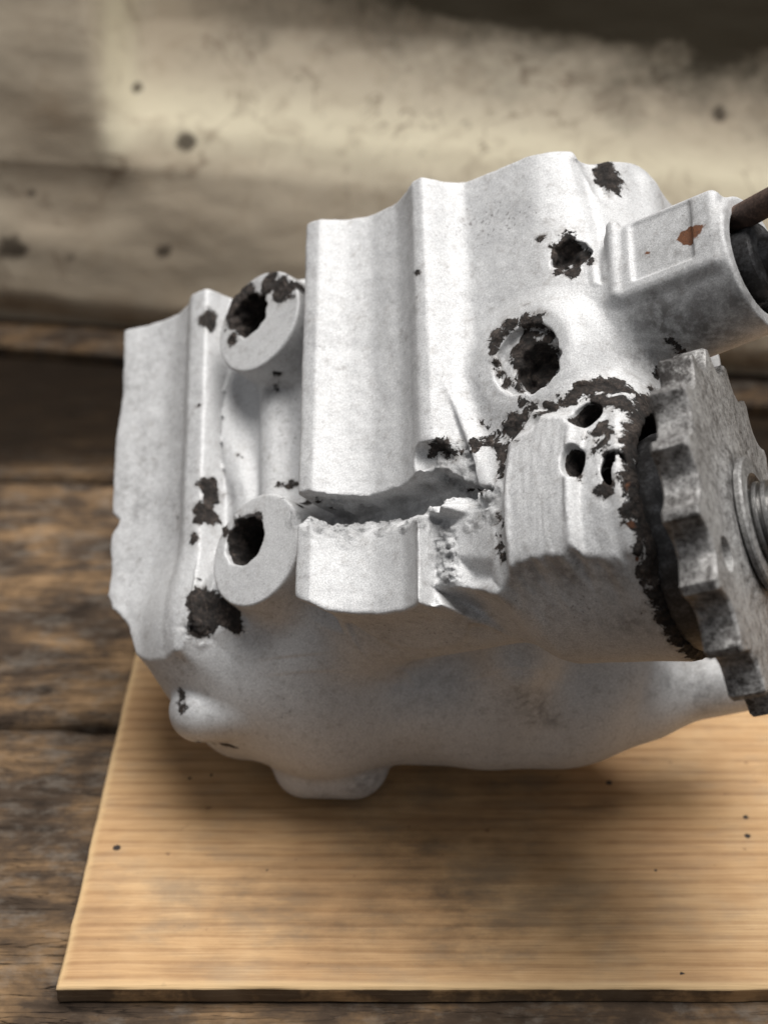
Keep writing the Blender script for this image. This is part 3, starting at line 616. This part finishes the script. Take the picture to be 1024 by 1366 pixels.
GRIME = [(265, 800, 14), (280, 822, 22), (300, 812, 16), (262, 838, 12), (318, 838, 9), (280, 650, 14), (272, 682, 16), (285, 668, 9), (278, 428, 12), (372, 392, 12), (684, 572, 12), (664, 592, 9), (655, 585, 9), (765, 528, 12), (750, 535, 8), (735, 542, 7), (830, 540, 16), (800, 590, 9), (812, 605, 9), (668, 606, 8), (670, 700, 4), (664, 690, 4),
  (330, 405, 26), (318, 430, 20), (350, 400, 20), (345, 428, 16), (360, 378, 15), (375, 378, 13), (388, 384, 9), (398, 380, 8), (309, 452, 9), (385, 395, 7),
  (276, 425, 9), (283, 420, 9), (281, 436, 8), (283, 645, 10), (276, 655, 7), (275, 680, 12), (283, 690, 10), (268, 690, 9), (259, 721, 6), (272, 640, 6),
  (275, 803, 18), (265, 820, 18), (290, 815, 20), (305, 825, 15), (318, 832, 10), (275, 838, 12), (270, 790, 10), (255, 800, 8),
  (325, 718, 26), (322, 740, 20), (330, 700, 20), (345, 690, 9), (299, 708, 7),
  (372, 499, 5), (370, 510, 4), (368, 517, 4), (378, 645, 6), (388, 648, 6), (405, 672, 7), (400, 675, 6), (412, 670, 6), (425, 668, 7), (440, 676, 4),
  (760, 340, 20), (748, 330, 15), (775, 348, 16), (742, 350, 12), (765, 360, 13), (790, 348, 7), (757, 318, 8), (744, 362, 7), (722, 318, 4),
  (712, 485, 33), (715, 505, 28), (722, 470, 25), (735, 490, 14), (700, 462, 16), (700, 430, 13), (680, 435, 12), (664, 448, 11), (655, 465, 8), (660, 485, 8), (668, 500, 6), (674, 512, 5), (720, 434, 12), (733, 448, 10), (710, 428, 12), (690, 520, 8),
  (700, 545, 5), (715, 545, 6), (730, 540, 6), (745, 532, 6), (760, 528, 8), (695, 535, 5), (720, 552, 4),
  (785, 520, 16), (805, 515, 15), (820, 515, 14), (835, 520, 12), (800, 535, 16), (820, 535, 15), (840, 540, 12), (790, 550, 16), (800, 572, 13), (850, 530, 10), (848, 552, 10), (775, 515, 8), (812, 575, 8),
  (795, 600, 7), (805, 605, 7), (770, 618, 12), (808, 640, 16), (805, 655, 12), (810, 615, 7), (775, 636, 7),
  (683, 560, 14), (695, 560, 12), (672, 568, 10), (660, 578, 8), (650, 588, 6), (640, 595, 8), (632, 590, 7), (630, 600, 7), (672, 595, 8), (675, 608, 8), (672, 622, 6), (668, 634, 5), (685, 588, 6), (690, 575, 8), (645, 565, 5),
  (580, 600, 11), (595, 600, 10), (575, 608, 8), (610, 605, 6), (610, 595, 5), (590, 592, 6), (640, 654, 6), (650, 655, 5), (630, 655, 5), (665, 715, 4), (668, 730, 5), (671, 741, 5),
  (806, 237, 15), (815, 245, 14), (812, 225, 12), (818, 255, 9), (798, 228, 7), (790, 218, 4), (784, 212, 4),
  (838, 640, 14), (840, 680, 12), (846, 700, 10), (852, 730, 12), (862, 760, 14), (875, 790, 15), (890, 820, 18), (905, 850, 18), (848, 600, 16), (860, 570, 14), (865, 540, 14), (915, 830, 15), (870, 520, 10), (878, 500, 9), (855, 650, 16), (860, 690, 16), (880, 760, 18), (900, 790, 20), (845, 660, 12),
  (240, 932, 6), (243, 945, 5), (241, 925, 5), (300, 994, 6), (285, 992, 5), (310, 996, 5), (268, 989, 4), (365, 1040, 4),
  (556, 362, 3.5), (556, 396, 2.5), (266, 538, 2.5), (316, 608, 2), (237, 692, 2.5), (905, 465, 8), (895, 458, 8)]
SMUDGE_SHADE = [(930, 300, 35, .35), (900, 340, 25, .35), (960, 320, 25, .3), (870, 340, 18, .3), (880, 410, 22, .6), (885, 440, 20, .7), (870, 400, 14, .7), (895, 455, 18, .7), (720, 945, 20, .45), (700, 935, 16, .45), (735, 960, 14, .45), (560, 920, 25, .2), (600, 930, 25, .2), (880, 540, 20, .5), (430, 430, 30, .12), (490, 430, 35, .14), (700, 400, 40, .12), (350, 1045, 15, .3), (490, 1040, 22, .5), (930, 900, 30, .35), (940, 925, 22, .4), (890, 910, 12, .4), (180, 520, 25, .3), (190, 600, 30, .22), (170, 650, 22, .35), (185, 680, 22, .32), (170, 740, 20, .22), (178, 480, 20, .25), (230, 500, 14, .15),
  (680, 800, 30, .2), (470, 690, 40, .35), (540, 690, 25, .3), (440, 690, 22, .3), (930, 400, 40, .5), (960, 420, 40, .5), (900, 430, 30, .5), (990, 390, 30, .5), (950, 370, 20, .3), (1005, 420, 25, .5), (940, 440, 45, .7), (980, 400, 40, .6), (900, 440, 40, .7), (880, 425, 30, .8), (855, 480, 30, .5), (700, 765, 30, .5), (760, 760, 32, .55), (810, 770, 30, .5), (640, 830, 30, .3), (500, 850, 40, .25), (840, 830, 30, .4)]  # includes painted shade under the shaft boss and the machined pad
RUST = [(920, 315, 12), (928, 308, 9), (910, 320, 8), (866, 337, 6, .8), (842, 700, 4), (850, 745, 4), (834, 650, 4)]
BROKEN = [(600, 640, 18), (625, 642, 16), (570, 650, 16), (530, 668, 14, .8), (490, 676, 14, .8), (450, 675, 14, .8), (620, 605, 10), (632, 625, 9), (625, 700, 8, .6), (425, 705, 8), (450, 705, 9), (480, 706, 9), (510, 704, 9), (540, 700, 9), (560, 694, 8), (600, 625, 12), (590, 620, 18), (600, 610, 18), (615, 625, 12), (630, 620, 10), (590, 710, 14), (592, 740, 16), (592, 770, 14), (470, 700, 30, .8), (430, 700, 20, .8), (520, 695, 20, .8), (640, 690, 14), (655, 660, 14), (660, 690, 8), (400, 690, 14, .6), (270, 848, 12, .6), (150, 700, 10), (255, 842, 8)]
gr, sm_, ru, brk = paint(GRIME, .3), paint(SMUDGE_SHADE, .9), paint(RUST, .4), paint(BROKEN, .6)
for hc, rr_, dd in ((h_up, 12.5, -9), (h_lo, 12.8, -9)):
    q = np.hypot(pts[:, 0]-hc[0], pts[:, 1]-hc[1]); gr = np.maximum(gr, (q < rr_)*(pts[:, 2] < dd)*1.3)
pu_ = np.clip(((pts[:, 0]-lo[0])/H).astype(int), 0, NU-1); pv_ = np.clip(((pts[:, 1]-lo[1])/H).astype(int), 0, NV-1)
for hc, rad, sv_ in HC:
    q = np.hypot(pts[:, 0]-hc[0], (pts[:, 1]-hc[1])/sv_); gr = np.maximum(gr, (q < rad+.25)*(pts[:, 2] < Wf[pu_, pv_]-.35)*1.3)  # small hole walls painted dark throughout, standing in for deep shade
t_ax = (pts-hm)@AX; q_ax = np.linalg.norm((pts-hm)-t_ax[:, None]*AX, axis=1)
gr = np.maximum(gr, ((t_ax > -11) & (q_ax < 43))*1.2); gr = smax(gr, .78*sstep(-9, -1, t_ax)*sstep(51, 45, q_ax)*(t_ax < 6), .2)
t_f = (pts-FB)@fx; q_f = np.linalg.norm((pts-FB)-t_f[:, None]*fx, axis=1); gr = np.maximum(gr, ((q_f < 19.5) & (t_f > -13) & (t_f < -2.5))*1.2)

# caked dirt stands proud of the metal
msk = sstep(.45, .85, gr); ii = np.where(msk > 0)[0]; q = pts[ii]
pts[ii] += vn[ii]*(msk[ii]*((n3(q*.33, 5)-.35)*1.3+(n3(q*.8, 6)-.5)*.9))[:, None]
ii = np.where(brk > .2)[0]; q = pts[ii]; pts[ii] += vn[ii]*(np.clip(brk[ii], 0, 1)*((np.abs(n3(q*.33+WARP[ii]*.2, 7)-.5)-.2)*4.2+(np.abs(n3(q*.8, 8)-.5)-.2)*2.2))[:, None]
fn = np.cross(pts[quads[:, 2]]-pts[quads[:, 0]], pts[quads[:, 3]]-pts[quads[:, 1]]); vn = np.zeros_like(pts)
for i in range(4): np.add.at(vn, quads[:, i], fn)
vn /= np.linalg.norm(vn, axis=1)[:, None]+1e-9
# split the one skin into named parts; shared vertex normals keep the seams invisible
fc = pts[quads].mean(1); fu, fv, fw = fc.T
part = np.zeros(len(quads), int)                           # 0 body
names = ['crankcase_body', 'joint_flange', 'bolt_pocket', 'bearing_saddle', 'bearing_housing', 'shaft_boss', 'mounting_lug', 'mounting_foot', 'side_arm', 'bolt_boss', 'bolt_boss', 'round_pad']
iu = np.clip(((fu-lo[0])/H).astype(int), 0, NU-1); iv = np.clip(((fv-lo[1])/H).astype(int), 0, NV-1)
dep_ = Wf[iu, iv]-fw
rid = np.interp(fv, [-68, 103], [-92, -101]); sad0 = np.interp(fv, [-68, 103], [-36, -38.3]); sad1 = np.interp(fv, [-68, 103], [33, 26])
skin = (dep_ < 24) & (osd[iu, iv] < 3)
part[skin & (fu < rid)] = 1
part[skin & (fu >= rid) & (fu < sad0)] = 2
part[skin & (fu >= sad0) & (fu < sad1)] = 3
part[(fu >= sad1) & ((dep_ < 60) & (osd[iu, iv] < 3))] = 4
ta = (fc-hm)@AX; qa = np.linalg.norm((fc-hm)-ta[:, None]*AX, axis=1); part[(ta > -55) & (qa < 51)] = 4
tf = (fc-FB)@fx; qf = np.linalg.norm((fc-FB)-tf[:, None]*fx, axis=1); part[(tf > -46) & (qf < 40)] = 5
for k_, p_, r_ in ((6, L(270, 955, .605), 24), (7, L(440, 1035, .622), 30)): part[(np.linalg.norm(fc-p_, axis=1) < r_) & (part == 0)] = k_
part[(np.linalg.norm(np.cross(fc-L(860, 925, .60), nrm(L(985, 905, .60)-L(860, 925, .60))), axis=1) < 24) & ((fc-L(850, 925, .60))@nrm(L(985, 905, .60)-L(860, 925, .60)) > 0) & (part != 5)] = 8
for k_, c in ((9, c1), (10, c2)): part[(np.hypot(fu-c[0], fv-c[1]) < 24.6) & (fw > -34) & (fw < 0) & (np.abs(part-2) < .5)] = k_
part[(np.hypot(fu-cr[0], fv-cr[1]) < 25) & (fw > -32) & (part == 4)] = 11
casting = bpy.data.objects.new('engine_casting', None); C.objects.link(casting)
MW = Matrix([[MU[0][i]*.001, MU[1][i]*.001, MU[2][i]*.001, ORG[i]] for i in range(3)]+[[0, 0, 0, 1]])
Wp = ORG[None]+(pts/1000.0)@MU; VNw = vn@MU
foot = Wp[:, 2].argmin(); base_z = Wp[foot, 2]
print('lowest casting z', base_z, 'at', Wp[foot])
casting.location = (Wp[foot][0], Wp[foot][1], Wp[foot][2])
casting['label'] = 'white blasted aluminium engine casing with dirt-crusted holes and a steel sprocket, on the board'; casting['category'] = 'engine part'
Wl = Wp-Wp[foot][None]
OFF = Wp[foot].copy()
def submesh(name, sel):
    q = quads[sel]; ids, inv = np.unique(q.ravel(), return_inverse=True)
    me = np_mesh(name, Wl[ids], inv.reshape(-1, 4))
    for an, arr in (('grime_shade', gr), ('smudge_dark', sm_), ('rust', ru), ('broken', brk)): set_attr(me, an, arr[ids])
    me.normals_split_custom_set_from_vertices(VNw[ids].tolist())
    return link(name, me, M_cast, casting)
PART = {}
for i, nme in enumerate(names):
    if (part == i).any(): PART[i] = submesh(nme, part == i)
bpy.data.meshes.remove(whole)

# ------------------------------------------------------------------ steel parts on the output shaft
AXw = Vector(nrm(AX@MU)); SCw = Vector(wld(SC)-OFF)
e1 = AXw.cross(Vector((0, 0, 1))).normalized(); e2 = AXw.cross(e1)
ROT = Matrix((e1, e2, AXw)).transposed().to_4x4()
def place(o, along): o.matrix_local = Matrix.Translation(SCw+AXw*along*.001) @ ROT
def lathe(profile, n=96, jit=0.0):                         # profile [(r mm, z mm)] about local z, in metres
    P = []; F = []; m = len(profile)
    for i in range(n):
        a = 2*math.pi*i/n
        for r, z in profile: P.append((r*math.cos(a)*.001, r*math.sin(a)*.001, z*.001))
    for i in range(n):
        for j in range(m-1): F.append((i*m+j, ((i+1) % n)*m+j, ((i+1) % n)*m+j+1, i*m+j+1))
    return P, F
def mesh_from(name, P, F, smooth=True, angle=35):
    me = bpy.data.meshes.new(name); me.from_pydata(P, [], F); me.update()
    for p in me.polygons: p.use_smooth = smooth
    if smooth: me.set_sharp_from_angle(angle=R(angle))
    return me
NT_ = 17; RO, RI, TH = 61.5, 54.8, 11.5; PH = R(-81.5)
def rim(th):                                              # radius at angle: flat-topped teeth with hollow gaps
    x = ((th-PH)/(2*math.pi)*NT_) % 1.0
    if x < .14: return RO
    x = (x-.14)/.86
    return RO-(RO-RI)*min(1.0, 1.05*math.sin(x*math.pi)**.75)
def sprocket():
    n = 17*40; P = []; F = []
    holes = [(41.0, R(-20.6+60*k), 5.8) for k in (0, 3)]
    rings = []
    def ring(rf, z):
        st = len(P)
        for i in range(n):
            th = 2*math.pi*i/n; r = rf(th); P.append((r*math.cos(th)*.001, r*math.sin(th)*.001, z*.001))
        rings.append(st)
    j = lambda th, s: (noise.noise(Vector((math.cos(th)*9, math.sin(th)*9, s)))*.5)
    ring(lambda t: 12, -TH); ring(lambda t: rim(t)-4, -TH); ring(lambda t: rim(t)-.9+j(t, 1), -TH); ring(lambda t: rim(t)+j(t, 2), -TH+.9)
    ring(lambda t: rim(t)+j(t, 3), -TH*.5); ring(lambda t: rim(t)+j(t, 4), -.9); ring(lambda t: rim(t)-.9+j(t, 5), 0)
    ring(lambda t: rim(t)-3.2+j(t, 6)*.6, .15); ring(lambda t: 50, .2); ring(lambda t: 40, .2); ring(lambda t: 29, .2); ring(lambda t: 27, 1.0); ring(lambda t: 25, 1.3); ring(lambda t: 12, 1.3)
    for a, b in zip(rings[:-1], rings[1:]):
        for i in range(n): k = (i+1) % n; F.append((a+i, a+k, b+k, b+i))
    a, b = rings[-1], rings[0]
    for i in range(n): k = (i+1) % n; F.append((a+i, a+k, b+k, b+i))
    me = mesh_from('sprocket', P, F, True, 40)
    o = link('sprocket', me, M_sprocket, casting); place(o, 0)
    # lightening holes cut through
    bm = bmesh.new()
    for r, t, q in holes:
        bmesh.ops.create_cone(bm, cap_ends=True, segments=28, radius1=q*.001, radius2=q*.001, depth=.05, matrix=Matrix.Translation((r*math.cos(t)*.001, r*math.sin(t)*.001, 0)))
    cme = bpy.data.meshes.new('cutter'); bm.to_mesh(cme); bm.free(); cu = bpy.data.objects.new('cutter', cme); C.objects.link(cu); bpy.context.view_layer.update(); cu.matrix_world = Matrix.Translation(Vector(OFF)) @ o.matrix_local
    bpy.context.view_layer.update()
    md = o.modifiers.new('holes', 'BOOLEAN'); md.object = cu; md.operation = 'DIFFERENCE'; md.solver = 'EXACT'
    dg = bpy.context.evaluated_depsgraph_get(); nm = bpy.data.meshes.new_from_object(o.evaluated_get(dg)); o.modifiers.clear(); o.data = nm; nm.name = 'sprocket'
    nm.materials.clear(); nm.materials.append(M_sprocket)
    bpy.data.objects.remove(cu)
    co = np.zeros(len(nm.vertices)*3); nm.vertices.foreach_get('co', co); co = co.reshape(-1, 3)*1000; rr = np.hypot(co[:, 0], co[:, 1])
    set_attr(nm, 'oil', sstep(52, 58, rr)*sstep(-.1, -.8, co[:, 2])*.8+(1-sstep(14, 20, rr))+.9*np.exp(-((rr-23.5)/1.6)**2))
    return o
spr = sprocket()
P, F = lathe([(12, 0), (21.5, 0), (22.6, .6), (22.8, 2.2), (22.2, 3.0), (17, 3.2), (16.4, 2.2), (12, -.5)]); o = link('lock_washer', mesh_from('lock_washer', P, F), M_washer, casting); place(o, 1.6)
P, F = lathe([(9, -34), (11.6, -34), (11.6, 7), (10.8, 8), (9.0, 8.4), (0, 8.6)], 72); o = link('output_shaft', mesh_from('output_shaft', P, F), M_shaft, casting); place(o, 3); shaft_ = o
for dz in (4.6, 7.6):
    P, F = lathe([(11.4, 0), (13.4, 0), (13.8, .4), (13.8, 1.3), (13.4, 1.7), (11.4, 1.7)], 72); o = link('retaining_ring', mesh_from('retaining_ring', P, F), M_shaft, shaft_); o.matrix_local = Matrix.Translation((0, 0, (dz-3)*.001))
P, F = lathe([(10, -14), (34, -14), (37, -12), (38.5, -7), (38.5, 5), (37, 7), (28, 8), (26, 17), (10, 17)], 96); o = link('collar', mesh_from('collar', P, F), M_collar, casting); o.matrix_local = Matrix.Translation(Vector(wld(hm+np.array([8., -5., 0.]))-OFF)) @ ROT

# rod and bolt in the shaft boss
fxw = Vector(nrm(fx@MU)); FBw = Vector(wld(FB)-OFF)
f1 = fxw.cross(Vector((0, 0, 1))).normalized(); f2 = fxw.cross(f1); FR = Matrix((f1, f2, fxw)).transposed().to_4x4()
rp = Vector(wld(L(985, 291, .497))-OFF); dr = Vector(wld(L(1060, 250, .470))-OFF)-rp; dr.normalize()
g1 = dr.cross(Vector((0, 0, 1))).normalized(); g2_ = dr.cross(g1)
P, F = lathe([(0, -22), (4.6, -22), (4.8, -6), (4.6, 20), (4.8, 44), (4.5, 70), (0, 70)], 40)
P = [(x*(1+.05*noise.noise(Vector((x*900, y*900, z*120)))), y*(1+.05*noise.noise(Vector((x*900+5, y*900, z*120)))), z) for x, y, z in P]
o = link('pivot_rod', mesh_from('pivot_rod', P, F), M_rust, casting); o.matrix_local = Matrix.Translation(rp) @ Matrix((g1, g2_, dr)).transposed().to_4x4()
P, F = lathe([(0, -9), (13.5, -9), (14, 3), (13, 4), (9, 4.5), (8.4, 9), (7, 10), (0, 10)], 64)
o = link('spindle_nut', mesh_from('spindle_nut', P, F), M_collar, casting); o.matrix_local = Matrix.Translation(FBw+Vector((0, 0, 0))) @ FR
